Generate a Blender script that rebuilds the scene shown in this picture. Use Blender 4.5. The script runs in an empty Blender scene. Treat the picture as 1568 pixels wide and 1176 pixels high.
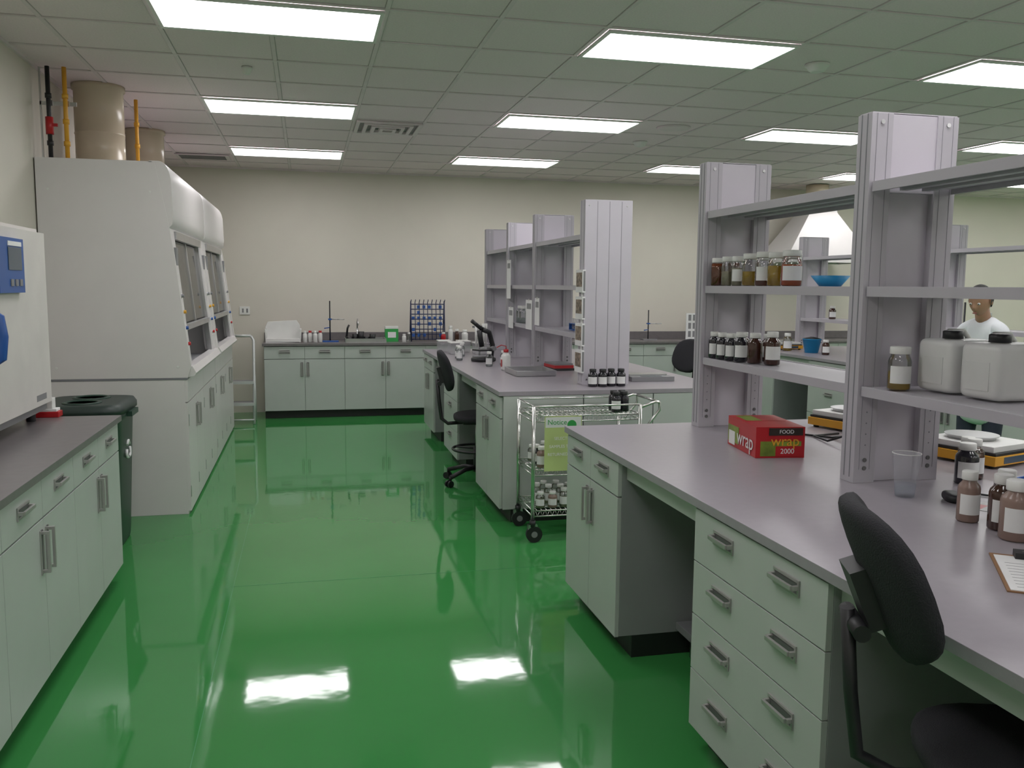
import bpy, bmesh, math, random
from mathutils import Vector, Matrix
random.seed(7)
D = bpy.data
COL = bpy.context.scene.collection
PI = math.pi

# ------------------------------------------------------------------ materials
_m = {}
def M(name, col, rough=.5, metal=0., noise=.05, scale=6., bump=0., bscale=60., coat=0., spec=.5, mixt=0., emit=0.):
    if name in _m: return _m[name]
    m = D.materials.new(name); m.use_nodes = True
    nt = m.node_tree; nd = nt.nodes; lk = nt.links
    p = nd['Principled BSDF']; out = nd['Material Output']
    p.inputs['Roughness'].default_value = rough
    p.inputs['Metallic'].default_value = metal
    p.inputs['Coat Weight'].default_value = coat
    p.inputs['Coat Roughness'].default_value = .05
    p.inputs['Specular IOR Level'].default_value = spec
    tc = nd.new('ShaderNodeTexCoord')
    n = nd.new('ShaderNodeTexNoise'); n.inputs['Scale'].default_value = scale; n.inputs['Detail'].default_value = 4
    lk.new(tc.outputs['Object'], n.inputs['Vector'])
    r = nd.new('ShaderNodeValToRGB')
    r.color_ramp.elements[0].position = .3; r.color_ramp.elements[1].position = .7
    r.color_ramp.elements[0].color = tuple(min(1, c*(1-noise)) for c in col)+(1,)
    r.color_ramp.elements[1].color = tuple(min(1, c*(1+noise)) for c in col)+(1,)
    lk.new(n.outputs['Fac'], r.inputs['Fac']); lk.new(r.outputs['Color'], p.inputs['Base Color'])
    if bump:
        n2 = nd.new('ShaderNodeTexNoise'); n2.inputs['Scale'].default_value = bscale
        lk.new(tc.outputs['Object'], n2.inputs['Vector'])
        b = nd.new('ShaderNodeBump'); b.inputs['Strength'].default_value = bump; b.inputs['Distance'].default_value = .01
        lk.new(n2.outputs['Fac'], b.inputs['Height']); lk.new(b.outputs['Normal'], p.inputs['Normal'])
    if emit:
        lk.new(r.outputs['Color'], p.inputs['Emission Color']); p.inputs['Emission Strength'].default_value = emit
    if mixt:
        t = nd.new('ShaderNodeBsdfTransparent'); t.inputs['Color'].default_value = tuple(min(1, .35+c*.65) for c in col)+(1,)
        mx = nd.new('ShaderNodeMixShader'); mx.inputs['Fac'].default_value = mixt
        lk.new(p.outputs[0], mx.inputs[1]); lk.new(t.outputs[0], mx.inputs[2]); lk.new(mx.outputs[0], out.inputs['Surface'])
    _m[name] = m
    return m

CAB = M('cabinet_laminate', (.455, .485, .46), .32, noise=.02)
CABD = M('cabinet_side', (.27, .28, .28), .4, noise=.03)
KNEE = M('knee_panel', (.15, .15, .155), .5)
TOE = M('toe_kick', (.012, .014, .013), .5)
TOPG = M('benchtop_grey', (.31, .285, .315), .3, noise=.03, scale=30)
TOPD = M('benchtop_dark', (.16, .147, .15), .3, noise=.08, scale=20)
SHELF = M('shelving_grey', (.44, .42, .46), .38, noise=.02)
SHELFP = M('shelving_panel', (.53, .50, .555), .42, noise=.02)
SHELFD = M('shelving_groove', (.20, .20, .22), .5)
STEEL = M('brushed_steel', (.55, .55, .56), .28, 1., noise=.05)
LSTEEL = M('painted_steel', (.55, .56, .56), .3, .2)
HAND = M('handle_steel', (.42, .41, .40), .35, .5)
HPLATE = M('handle_recess', (.13, .13, .13), .5)
CHROME = M('chrome_wire', (.62, .62, .60), .22, 1.)
HOODW = M('hood_white', (.67, .645, .64), .33, noise=.015)
HOODI = M('hood_interior', (.42, .43, .45), .4)
BLACK = M('black_plastic', (.014, .014, .016), .45)
BLACKF = M('black_fabric', (.013, .013, .017), .85, bump=.3, bscale=300)
WHITEP = M('white_plastic', (.72, .72, .70), .4)
BEIGE = M('oven_enamel', (.62, .595, .57), .35)
BLUE = M('blue_plastic', (.02, .09, .33), .35)
LBLUE = M('light_blue_plastic', (.02, .30, .62), .4)
NAVY = M('navy_wire', (.02, .03, .09), .4)
RED = M('red_plastic', (.44, .013, .018), .35)
GREENB = M('green_carton', (.03, .33, .07), .5)
BIN = M('bin_green', (.018, .05, .035), .4, bump=.1, bscale=120)
BINL = M('bin_lid', (.02, .035, .03), .45)
YEL = M('yellow_paint', (.72, .36, .03), .4)
PAPER = M('paper_white', (.75, .75, .75), .7)
PAPERG = M('paper_green', (.50, .60, .24), .7, noise=.1, scale=5)
DUCT = M('duct_cream', (.58, .49, .37), .25, noise=.03)
AMBER = M('amber_glass', (.05, .018, .012), .1, coat=.5)
DARKB = M('dark_bottle', (.015, .014, .02), .15, coat=.4)
LCD = M('lcd_screen', (.05, .08, .12), .15)
GREY = M('grey_plastic', (.22, .22, .23), .45)
SKIN = M('skin', (.42, .23, .15), .5)
HAIR = M('hair_black', (.008, .007, .007), .5, bump=.5, bscale=200)
COAT = M('lab_coat', (.72, .74, .78), .8, noise=.05)
TROU = M('trousers', (.03, .035, .06), .85)
PINK = M('tan_jar', (.28, .19, .16), .25, mixt=.1)
def liquid(n, c): return M('liquid_'+n, c, .1, mixt=.45)
def glass():
    m = D.materials.new('clear_glass'); m.use_nodes = True; nt = m.node_tree; nd = nt.nodes; nd.clear(); lk = nt.links
    o = nd.new('ShaderNodeOutputMaterial'); t = nd.new('ShaderNodeBsdfTransparent'); t.inputs[0].default_value = (.93, .94, .94, 1)
    g = nd.new('ShaderNodeBsdfGlossy'); g.inputs['Roughness'].default_value = .05
    f = nd.new('ShaderNodeFresnel'); f.inputs[0].default_value = 1.5
    a = nd.new('ShaderNodeMath'); a.operation = 'MULTIPLY_ADD'; a.inputs[1].default_value = .8; a.inputs[2].default_value = .05
    x = nd.new('ShaderNodeMixShader'); lk.new(f.outputs[0], a.inputs[0]); lk.new(a.outputs[0], x.inputs[0])
    lk.new(t.outputs[0], x.inputs[1]); lk.new(g.outputs[0], x.inputs[2]); lk.new(x.outputs[0], o.inputs[0])
    return m
GL = glass()
PLAS = M('translucent_plastic', (.74, .74, .73), .35, mixt=.15)
CUPM = M('clear_cup', (.80, .80, .82), .2, mixt=.72)
CUPC = M('drinking_cup_plastic', (.9, .9, .92), .12, mixt=.86)

WALL = M('wall_paint', (.64, .605, .535), .6, noise=.02, scale=2, bump=.05, bscale=150)
CEILM = M('ceiling_tile', (.82, .71, .74), .8, noise=.04, scale=90, bump=.25, bscale=180)
GRID = M('ceiling_tbar', (.72, .64, .66), .5)
GRIDS = M('ceiling_tbar_shadow_line', (.45, .40, .41), .7)  # darker strips edging the T-bars, their shadow lines painted in as colour

def floor_mat():
    m = D.materials.new('green_epoxy'); m.use_nodes = True; nt = m.node_tree; nd = nt.nodes; lk = nt.links
    p = nd['Principled BSDF']
    tc = nd.new('ShaderNodeTexCoord')
    n = nd.new('ShaderNodeTexNoise'); n.inputs['Scale'].default_value = .8; n.inputs['Detail'].default_value = 5
    lk.new(tc.outputs['Object'], n.inputs[0])
    r = nd.new('ShaderNodeValToRGB'); r.color_ramp.elements[0].position = .3; r.color_ramp.elements[1].position = .7
    r.color_ramp.elements[0].color = (.040, .225, .056, 1); r.color_ramp.elements[1].color = (.048, .26, .068, 1)
    lk.new(n.outputs['Fac'], r.inputs[0]); lk.new(r.outputs[0], p.inputs['Base Color'])
    p.inputs['Roughness'].default_value = .05
    p.inputs['IOR'].default_value = 1.55
    n2 = nd.new('ShaderNodeTexNoise'); n2.inputs['Scale'].default_value = 7; n2.inputs['Detail'].default_value = 2
    lk.new(tc.outputs['Object'], n2.inputs[0])
    b = nd.new('ShaderNodeBump'); b.inputs['Strength'].default_value = .04; b.inputs['Distance'].default_value = .01
    lk.new(n2.outputs['Fac'], b.inputs['Height']); lk.new(b.outputs[0], p.inputs['Normal'])
    return m
FLOOR = floor_mat()
LIGHTM = M('light_lens', (1, .97, .985), .5, noise=0, emit=10.0)

# ------------------------------------------------------------------ builder
class B:
    def __init__(s, name): s.name = name; s.bm = bmesh.new(); s.mats = []; s.M = Matrix()
    def mi(s, m):
        if m not in s.mats: s.mats.append(m)
        return s.mats.index(m)
    def v(s, p): return s.bm.verts.new(s.M @ Vector(p))
    def f(s, vs, m, sm=False):
        try: fc = s.bm.faces.new(vs)
        except ValueError: return
        fc.material_index = s.mi(m); fc.smooth = sm
    def box(s, x0, x1, y0, y1, z0, z1, m):
        V = [s.v((x, y, z)) for z in (z0, z1) for y in (y0, y1) for x in (x0, x1)]
        for q in ((0,2,3,1),(4,5,7,6),(0,1,5,4),(2,6,7,3),(0,4,6,2),(1,3,7,5)): s.f([V[i] for i in q], m)
    def ring(s, c, a, b, r, seg, ph=0): return [s.v(c+a*(r*math.cos(2*PI*i/seg+ph))+b*(r*math.sin(2*PI*i/seg+ph))) for i in range(seg)]
    def cyl(s, p0, p1, r0, m, r1=None, seg=16, cap=True):
        p0 = Vector(p0); p1 = Vector(p1); r1 = r0 if r1 is None else r1
        d = (p1-p0).normalized(); a = d.orthogonal().normalized(); b = d.cross(a)
        A = s.ring(p0, a, b, r0, seg); C = s.ring(p1, a, b, r1, seg)
        for i in range(seg): s.f([A[i], A[(i+1)%seg], C[(i+1)%seg], C[i]], m, True)
        if cap: s.f(A[::-1], m); s.f(C, m)
    def lathe(s, c, prof, m, seg=20, a0=0, a1=2*PI, sm=True):
        c = Vector(c); full = abs(a1-a0-2*PI) < 1e-5; n = seg if full else seg+1
        rows = []
        for r, z in prof:
            rows.append([s.v(c+Vector((r*math.cos(a0+(a1-a0)*i/seg), r*math.sin(a0+(a1-a0)*i/seg), z))) for i in range(n)])
        for k in range(len(rows)-1):
            for i in range(seg):
                j = (i+1)%n
                s.f([rows[k][i], rows[k][j], rows[k+1][j], rows[k+1][i]], m, sm)
        if full:
            s.f(rows[0][::-1], m); s.f(rows[-1], m)
    def tube(s, pts, r, m, seg=8, closed=False):
        P = [Vector(p) for p in pts]; n = len(P); rows = []; prev = None
        for i in range(n):
            if closed: d = (P[(i+1)%n]-P[i-1])
            else: d = P[min(i+1, n-1)]-P[max(i-1, 0)]
            d.normalize()
            a = d.orthogonal().normalized() if prev is None else (prev-d*prev.dot(d)).normalized()
            prev = a; b = d.cross(a); rows.append(s.ring(P[i], a, b, r, seg))
        rng = n if closed else n-1
        for k in range(rng):
            A = rows[k]; C = rows[(k+1)%n]
            for i in range(seg): s.f([A[i], A[(i+1)%seg], C[(i+1)%seg], C[i]], m, True)
        if not closed: s.f(rows[0][::-1], m); s.f(rows[-1], m)
    def circ(s, c, R, r, m, seg=24): s.tube([(c[0]+R*math.cos(2*PI*i/seg), c[1]+R*math.sin(2*PI*i/seg), c[2]) for i in range(seg)], r, m, 8, True)
    def prism(s, prof, fn, a, b, m, sm=False):
        A = [s.v(fn(u, w, a)) for u, w in prof]; C = [s.v(fn(u, w, b)) for u, w in prof]; n = len(prof)
        s.f(A[::-1], m); s.f(C, m)
        for i in range(n): s.f([A[i], A[(i+1)%n], C[(i+1)%n], C[i]], m, sm)
    def sell(s, c, a, b, h, m, e=.5, e2=.6, bend=0, seg=28, rows=12, axis='z'):
        def pw(x, k): return math.copysign(abs(x)**k, x)
        R = []
        for j in range(rows+1):
            ph = -PI/2+PI*j/rows
            row = []
            for i in range(seg):
                t = 2*PI*i/seg
                x = a*pw(math.cos(ph), e2)*pw(math.cos(t), e); y = b*pw(math.cos(ph), e2)*pw(math.sin(t), e); z = h*pw(math.sin(ph), e2)
                if axis == 'y': p = (x, z+bend*x*x, y)
                else: p = (x, y, z+bend*(x*x+y*y))
                row.append(s.v(Vector(c)+Vector(p)))
            R.append(row)
        for j in range(rows):
            for i in range(seg): s.f([R[j][i], R[j][(i+1)%seg], R[j+1][(i+1)%seg], R[j+1][i]], m, True)
    def done(s, loc=(0, 0, 0), rot=0., bevel=0., parent=None, rotv=None):
        me = D.meshes.new(s.name)
        bmesh.ops.remove_doubles(s.bm, verts=s.bm.verts, dist=1e-6)
        bmesh.ops.recalc_face_normals(s.bm, faces=s.bm.faces)
        s.bm.to_mesh(me); s.bm.free()
        for m in s.mats: me.materials.append(m)
        o = D.objects.new(s.name, me); COL.objects.link(o)
        o.location = loc; o.rotation_euler = rotv if rotv else (0, 0, rot)
        if bevel:
            md = o.modifiers.new('bevel', 'BEVEL'); md.width = bevel; md.segments = 2; md.limit_method = 'ANGLE'; md.angle_limit = .7
        if parent: o.parent = parent
        return o
def text(body, size, loc, rot, m, parent, name='lettering'):
    c = D.curves.new(name, 'FONT'); c.body = body; c.size = size; c.extrude = .0004; c.materials.append(m); c.align_x = 'CENTER'; c.align_y = 'CENTER'
    o = D.objects.new(name, c); COL.objects.link(o); o.parent = parent; o.location = loc; o.rotation_euler = rot
    return o

# ------------------------------------------------------------------ room
LX, RX, BY, FY, H = -1.70, 12.4, 11.27, -3.2, 3.0
b = B('floor'); b.box(LX-.1, RX+.1, FY-.1, BY+.1, -.1, 0, FLOOR); b.done()
b = B('wall_left'); b.box(LX-.1, LX, FY, BY, 0, H, WALL); b.done()
b = B('wall_back'); b.box(LX-.1, RX+.1, BY, BY+.1, 0, H, WALL); b.done()
b = B('wall_right'); b.box(RX, RX+.1, FY, BY, 0, H, WALL); b.done()
b = B('wall_front'); b.box(LX-.1, RX+.1, FY-.1, FY, 0, H, WALL); b.done()
b = B('ceiling'); b.box(LX-.1, RX+.1, FY-.1, BY+.1, H, H+.1, CEILM); b.done()
GX0, GY0, GPX, GPY = -.759, 4.661, 1.1875, .6095
b = B('trim_ceiling_grid')
x = GX0-GPX/2
k = -1
lights = []
for i in range(6):
    for j in range(-3, 3):
        if GX0+2*GPX*i+GPX < RX: lights.append((GX0+2*GPX*i, GY0+4*GPY*j))
while x < RX:
    if x > LX:
        if k % 2 == 0: segs = [(FY, BY)]
        else:
            segs = []; a = FY
            for (lx, ly) in sorted(lights, key=lambda q: q[1]):
                if abs(lx+GPX/2-x) < .05: segs.append((a, ly)); a = ly+GPY
            segs.append((a, BY))
        for a, c in segs:
            b.box(x-.012, x+.012, a, c, H-.006, H, GRID)
            b.box(x-.016, x+.016, a, c, H-.001, H, GRIDS)
    x += GPX/2; k += 1
y = GY0-13*GPY
while y < BY:
    if y > FY: b.box(LX, RX, y-.012, y+.012, H-.007, H, GRID); b.box(LX, RX, y-.016, y+.016, H-.001, H, GRIDS)
    y += GPY
b.box(LX, RX, BY-.02, BY, H-.02, H, GRID); b.box(LX, LX+.02, FY, BY, H-.02, H, GRID)
b.done()
for x0, y0 in lights:
    b = B('ceiling_light_panel')
    X0, X1, Y0, Y1 = x0+.013, x0+GPX-.013, y0+.013, y0+GPY-.013
    z0, z1 = H-.02, H-.0085
    fx, fy = .02, .038
    b.box(X0, X0+fx, Y0, Y1, z0, z1, WHITEP); b.box(X1-fx, X1, Y0, Y1, z0, z1, WHITEP)
    b.box(X0+fx, X1-fx, Y0, Y0+fy, z0, z1, WHITEP); b.box(X0+fx, X1-fx, Y1-fy, Y1, z0, z1, WHITEP)
    b.box(X0+fx, X1-fx, Y0+fy, Y1-fy, z0+.005, z1, LIGHTM)
    b.done()
JT = M('floor_joint', (.07, .30, .12), .2)
b = B('trim_floor_joint'); b.box(-.402, -.399, -3, 6.2, .0, .001, JT); b.box(-.399, 1.25, 4.70, 4.703, 0, .001, JT); b.done()
b = B('ceiling_air_diffuser')
x0, x1, y0, y1 = .445, 1.01, 7.725, 8.305
for k in range(4):
    q = .07*k; z = H-.012-.006*k if k else H-.012
    b.box(x0+q, x1-q, y0+q, y0+q+.03, z-.012, H-.0085, GRID); b.box(x0+q, x1-q, y1-q-.03, y1-q, z-.012, H-.0085, GRID)
    b.box(x0+q, x0+q+.03, y0+q+.03, y1-q-.03, z-.012, H-.0085, GRID); b.box(x1-q-.03, x1-q, y0+q+.03, y1-q-.03, z-.012, H-.0085, GRID)
b.box(x0+.03, x1-.03, y0+.03, y1-.03, H-.0095, H-.0085, KNEE)
b.done()
b = B('ceiling_slot_vent'); b.box(-1.36, -.80, 10.2, 10.55, H-.02, H-.0085, GRID)
for k in range(5): b.box(-1.32, -.84, 10.23+.06*k, 10.265+.06*k, H-.024, H-.018, KNEE)
b.done()
for (x, y, r) in ((3.14, 5.07, .065), (3.17, 8.14, .06), (-.35, 6.1, .03)):
    b = B('smoke_detector' if r > .04 else 'fire_sprinkler')
    b.lathe((x, y, H-.05), [(r*.55, 0), (r*.8, .01), (r, .03), (r*1.15, .035), (r*1.15, .0485)], WHITEP, 24); b.done()
b = B('ceiling_speaker'); b.lathe((3.17, 7.35, H-.015), [(.12, 0), (.14, .003), (.15, .013)], GRID, 28); b.done()

# ------------------------------------------------------------------ cabinetry
def RZ(x, y, ang): return Matrix.Translation((x, y, 0)) @ Matrix.Rotation(ang, 4, 'Z')
def drawer_pull(b, cx, cz, w=.12):
    for s in (-1, 1):
        b.box(cx-w/2-.006, cx+w/2+.006, -.023, -.018, min(cz+s*.016, cz+s*.024), max(cz+s*.016, cz+s*.024), HAND)
        b.box(min(cx+s*(w/2-.002), cx+s*(w/2+.006)), max(cx+s*(w/2-.002), cx+s*(w/2+.006)), -.023, -.018, cz-.016, cz+.016, HAND)
    b.box(cx-w/2, cx+w/2, -.020, -.018, cz-.016, cz+.016, HPLATE)
    b.box(cx-w/2, cx+w/2, -.045, -.036, cz-.004, cz+.009, HAND)
    for s in (-1, 1): b.box(cx+s*w/2-.005, cx+s*w/2+.005, -.038, -.02, cz-.004, cz+.009, HAND)
def door_pull(b, cx, z0, z1):
    b.box(cx-.018, cx-.012, -.023, -.018, z0-.005, z1+.005, HAND); b.box(cx+.012, cx+.018, -.023, -.018, z0-.005, z1+.005, HAND)
    b.box(cx-.012, cx+.012, -.020, -.018, z0-.005, z1+.005, HPLATE)
    b.box(cx-.006, cx+.006, -.048, -.038, z0, z1, HAND)
    for z in (z0, z1-.012): b.box(cx-.006, cx+.006, -.04, -.02, z, z+.012, HAND)
def front(b, x0, x1, z0, z1, m=None): b.box(x0+.002, x1-.002, -.018, 0, z0+.002, z1-.002, m or CAB)
def cabinet(b, Mx, w, depth, kind, toe=.06):
    b.M = Mx
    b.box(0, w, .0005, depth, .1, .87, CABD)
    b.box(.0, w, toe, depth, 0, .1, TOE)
    if kind == 'dd':
        for k in range(2):
            front(b, k*w/2, (k+1)*w/2, .715, .862); drawer_pull(b, (k+.5)*w/2, .80, min(.12, w/4))
            front(b, k*w/2, (k+1)*w/2, .095, .712)
        door_pull(b, w/2-.035, .51, .67); door_pull(b, w/2+.035, .51, .67)
    elif kind == 'd4':
        zs = [.095, .30, .495, .68, .862]
        for k in range(4):
            front(b, 0, w, zs[k], zs[k+1])
            for c in (.27, .75): drawer_pull(b, w*c, (zs[k]+zs[k+1])/2+.03)
    elif kind == 'd3n':
        zs = [.095, .33, .60, .862]
        for k in range(3): front(b, 0, w, zs[k], zs[k+1]); drawer_pull(b, w/2, zs[k+1]-.06)
    b.M = Matrix()

def bench(name, x0, x1, y0, y1, segs):
    b = B(name)
    b.box(x0-.03, x1+.03, y0-.02, y1+.02, .87, .90, TOPG)
    xc = (x0+x1)/2
    for ya, yb, kind in segs:
        if kind:
            cabinet(b, RZ(x0, yb, -PI/2), yb-ya, .56, kind)
            cabinet(b, RZ(x1, ya, PI/2), yb-ya, .56, kind)
        else:
            b.box(x0+.02, x0+.04, ya, yb, .79, .87, CAB); b.box(x1-.04, x1-.02, ya, yb, .79, .87, CAB)
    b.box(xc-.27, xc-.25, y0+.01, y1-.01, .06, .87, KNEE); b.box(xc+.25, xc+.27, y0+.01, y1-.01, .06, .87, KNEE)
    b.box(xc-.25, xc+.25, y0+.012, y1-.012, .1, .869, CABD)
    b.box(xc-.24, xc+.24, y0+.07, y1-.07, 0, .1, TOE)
    for ye, s in ((y0, -1), (y1, 1)):
        ya, yb = (ye-.018, ye-.0005) if s < 0 else (ye+.0005, ye+.018)
        for (xa, xb) in ((x0, x0+.56), (x0+.563, x1-.563), (x1-.56, x1)):
            b.box(xa+.002, xb-.002, ya, yb, .095, .868, CAB)
    return b.done(bevel=.0025)
NB = [(3.42, 4.16, 'dd'), (2.67, 3.42, None), (1.89, 2.67, 'd4'), (.85, 1.89, None), (.05, .85, 'd4'), (-.6, .05, None), (-1.2, -.6, 'dd')]
FB = [(8.8, 9.54, 'dd'), (8.1, 8.8, None), (7.35, 8.1, 'd3n'), (6.5, 7.35, None), (5.65, 6.5, 'dd')]
bench('lab_bench', 1.29, 2.90, -1.2, 4.16, NB)
bench('lab_bench', 1.27, 2.90, 5.65, 9.54, FB)
bench('lab_bench', 5.10, 6.75, 5.65, 9.54, FB)
bench('lab_bench', 5.10, 6.75, -1.2, 4.16, NB)
b = B('bench_support_leg'); b.cyl((1.62, 3.36, 0), (1.62, 3.36, .115), .022, STEEL, seg=14); b.box(1.55, 1.80, 3.05, 3.41, .115, .15, GREY); b.cyl((1.62, 3.10, 0), (1.62, 3.10, .115), .022, STEEL, seg=14); b.done(bevel=.003)

def wall_counter(name, Mx, widths, kinds, depth, top, splash=True, ov0=.02, ov1=.02):
    b = B(name); x = 0
    for w, k in zip(widths, kinds):
        cabinet(b, Mx @ Matrix.Translation((x, 0, 0)), w, depth, k)
        x += w
    b.M = Mx
    b.box(-ov0, x+ov1, -.035, depth, .87, .90, top)
    b.M = Matrix()
    b.done(bevel=.002)
    if splash:
        b = B('trim_backsplash'); b.M = Mx; b.box(-ov0, x+ov1, depth-.02, depth, .9005, 1.0, top); b.M = Matrix(); b.done(bevel=.002)
wall_counter('perimeter_counter', RZ(-.495, 10.67, 0), [.935, .98]+[.95]*7, ['dd']*9, .597, TOPD)
wall_counter('perimeter_counter', RZ(-1.0, -1.52, PI/2), [.92]*7, ['dd']*7, .697, TOPD, False)

# ------------------------------------------------------------------ shelving
def shelving(name, X0, ys, solid=None, z1=2.21):
    b = B(name); X1 = X0+.35
    for y in ys:
        if solid is not None and abs(y-solid) < .01:
            b.box(X0, X1, y-.06, y+.06, .9005, z1, SHELFP)
            for q in (.09, .18, .27): b.box(X0+q-.0015, X0+q+.0015, y-.0615, y-.06, .92, z1-.01, SHELFD)
            for q in (.03, .31):
                for z in (.94, z1-.04): b.cyl((X0+q, y-.063, z), (X0+q, y-.06, z), .006, STEEL, seg=8)
            for q in (-.03, .03): b.box(X0-.001, X0, y+q-.003, y+q+.003, .92, z1, SHELFD)
            continue
        for xa in (X0, X1-.085):
            b.box(xa, xa+.085, y-.04, y+.04, .9005, z1, SHELF)
            b.box(xa+.02, xa+.0215, y-.0412, y-.04, .95, z1, SHELFD); b.box(xa+.0625, xa+.064, y-.0412, y-.04, .95, z1, SHELFD)
            for z in (.955, .985, z1-.03): b.cyl((xa+.042, y-.044, z), (xa+.042, y-.04, z), .008, HPLATE if z < 1 else STEEL, seg=10)
            for dz in range(1, 5): b.cyl((xa+.042, y-.0415, 1.0+dz*.04), (xa+.042, y-.04, 1.0+dz*.04), .003, SHELFD, seg=6)
        for xs, sx in ((X0, -1), (X1, 1)):
            for q in (-.018, .014): b.box(min(xs, xs+sx*.0012), max(xs, xs+sx*.0012), y+q, y+q+.005, .92, z1, SHELFD)
        b.box(X0+.085, X1-.085, y-.012, y+.012, .9005, 1.98, SHELFP)
        b.box(X0+.085, X1-.085, y-.036, y+.036, 1.94, z1-.002, SHELFP)
        b.box(X0+.004, X1-.004, y-.036, y+.036, z1, z1+.004, SHELF)
    yy = sorted(ys)
    for i in range(len(yy)-1):
        a, c = yy[i]+.045, yy[i+1]-.045
        for z in (1.975, 1.61, 1.255):
            b.box(X0+.02, X1-.02, a, c, z-.018, z-.003, SHELF)
            b.box(X0+.01, X0+.02, a, c, z-.035, z, SHELF); b.box(X1-.02, X1-.01, a, c, z-.035, z, SHELF)
            for q in (.12, .21): b.box(X0+q, X0+q+.03, a, c, z-.028, z-.018, SHELF)
    return b.done(bevel=.0015)
SX = 1.92
shelving('bench_shelving', SX, [4.07, 2.78, 1.49, .2])
shelving('bench_shelving', SX, [9.47, 8.40, 7.38, 6.0], solid=6.0)
shelving('bench_shelving', 5.76, [9.47, 8.40, 7.2, 6.0])
shelving('bench_shelving', 5.76, [4.0, 2.78, 1.49, .2])

# ------------------------------------------------------------------ fume hoods
def hood(Y0, Y1):
    b = B('fume_hood'); t = .03
    side = [(-1.69, .955), (-.80, .955), (-.775, 1.03), (-.865, 1.83), (-.895, 2.03), (-.965, 2.395), (-1.69, 2.395)]
    fn = lambda u, w, a: (u, a, w)
    b.prism(side, fn, Y0, Y0+t, HOODW); b.prism(side, fn, Y1-t, Y1, HOODW)
    ya, yb = Y0+.002, Y1-.002
    outer = [(-1.0, 2.405)]
    for k in range(9):
        a = PI/2*k/8; outer.append((-.94+.075*math.sin(a), 2.26+.145*math.cos(a)))
    outer += [(-.858, 2.06), (-.865, 1.99), (-.90, 1.955)]
    A = [b.v((u, ya, w)) for u, w in outer]; C = [b.v((u, yb, w)) for u, w in outer]
    for i in range(len(outer)-1): b.f([A[i], A[i+1], C[i+1], C[i]], HOODW, True)
    for yy in (ya, yb):
        V = [b.v((u, yy, w)) for u, w in outer]+[b.v((-1.0, yy, 1.955))]
        b.f(V, HOODW)
    b.box(-1.0, -.885, ya+t, yb-t, 1.955, 1.965, HOODW)
    b.box(-1.69, -.98, ya, yb, 2.375, 2.400, HOODW)
    b.box(-1.69, -1.66, ya+t, yb-t, .955, 2.375, HOODI)
    b.box(-1.66, -.80, ya+t, yb-t, .955, .985, HOODI)
    b.prism([(-.80, .955), (-.755, .965), (-.745, .985), (-.77, 1.03), (-.83, 1.03), (-.83, .985)], fn, ya+t, yb-t, HOODW)
    def slant(y0, y1, d0, d1, m, za=1.03, zb=1.96):
        xf = lambda z: -.79-(z-1.03)*.102
        b.prism([(xf(za)-d0, za), (xf(za)-d1, za), (xf(zb)-d1, zb), (xf(zb)-d0, zb)], fn, y0, y1, m)
    slant(ya+t, ya+t+.16, .0, .07, HOODW); slant(yb-t-.16, yb-t, .0, .07, HOODW)
    slant(ya+t+.16, ya+t+.19, .012, .05, STEEL); slant(yb-t-.19, yb-t-.16, .012, .05, STEEL)
    slant(ya+t+.19, yb-t-.19, .03, .036, GL, 1.32)
    b.box(-.845, -.815, ya+t+.19, yb-t-.19, 1.27, 1.31, STEEL)
    b.box(-.90, -.87, ya+t+.19, yb-t-.19, 1.90, 1.955, STEEL)
    ym = (Y0+Y1)/2
    slant(ym-.012, ym+.012, .022, .045, STEEL, 1.30, 1.95)
    for yp in (ya+t+.08, yb-t-.08):
        for k, mm in enumerate((RED, BLUE, YEL, GREY)):
            z = 1.18+.11*k; x = -.79-(z-1.03)*.102
            b.cyl((x-.005, yp, z), (x+.02, yp, z+.003), .012, mm if k != 3 else GREY, seg=10)
            b.cyl((x-.003, yp, z), (x+.004, yp, z), .018, STEEL, seg=12)
        b.box(-.875, -.855, yp-.04, yp+.04, 1.72, 1.84, GREY)
        b.box(-.83, -.80, yp-.035, yp+.035, 1.09, 1.15, WHITEP)
    for yy in (ym-.3, ym, ym+.3): b.cyl((-1.4, yy, .985), (-1.4, yy, 1.8), .007, STEEL, seg=8)
    b.tube([(-1.4, ym-.3, 1.5), (-1.4, ym+.3, 1.5)], .006, STEEL)
    b.box(-1.69, -.82, ya, yb, .0, .955, HOODW)
    w = (yb-ya)/4
    b.M = RZ(-.82, ya, PI/2)
    for k in range(4): front(b, k*w, (k+1)*w, .02, .78, HOODW)
    front(b, 0, w*2, .785, .945, HOODW); front(b, w*2, w*4, .785, .945, HOODW)
    for k in (0, 2):
        door_pull(b, (k+1)*w-.04, .56, .72); door_pull(b, (k+1)*w+.04, .56, .72)
    for k in range(4):
        b.box(k*w+.006, k*w+.012, -.022, -.018, .12, .2, STEEL); b.box(k*w+.006, k*w+.012, -.022, -.018, .62, .7, STEEL)
    b.M = Matrix()
    for (x, z) in ((-1.62, 2.2), (-1.0, 2.2), (-1.62, 1.03), (-.86, 1.03)): b.cyl((x, Y0-.003, z), (x, Y0, z), .008, WHITEP, seg=10)
    b.box(-1.69, -.80, Y0-.001, Y0+.02, .94, .955, SHELFD)
    return b.done(bevel=.003)
hood(6.30, 8.17); hood(8.19, 10.06)
for yc in (6.98, 8.85):
    b = B('exhaust_duct')
    b.lathe((-1.43, yc, 2.401), [(.20, 0), (.20, .02), (.165, .03), (.165, .25), (.168, .252), (.168, .262), (.165, .264), (.165, .56), (.178, .565), (.178, .598)], DUCT, 36); b.done()
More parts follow.
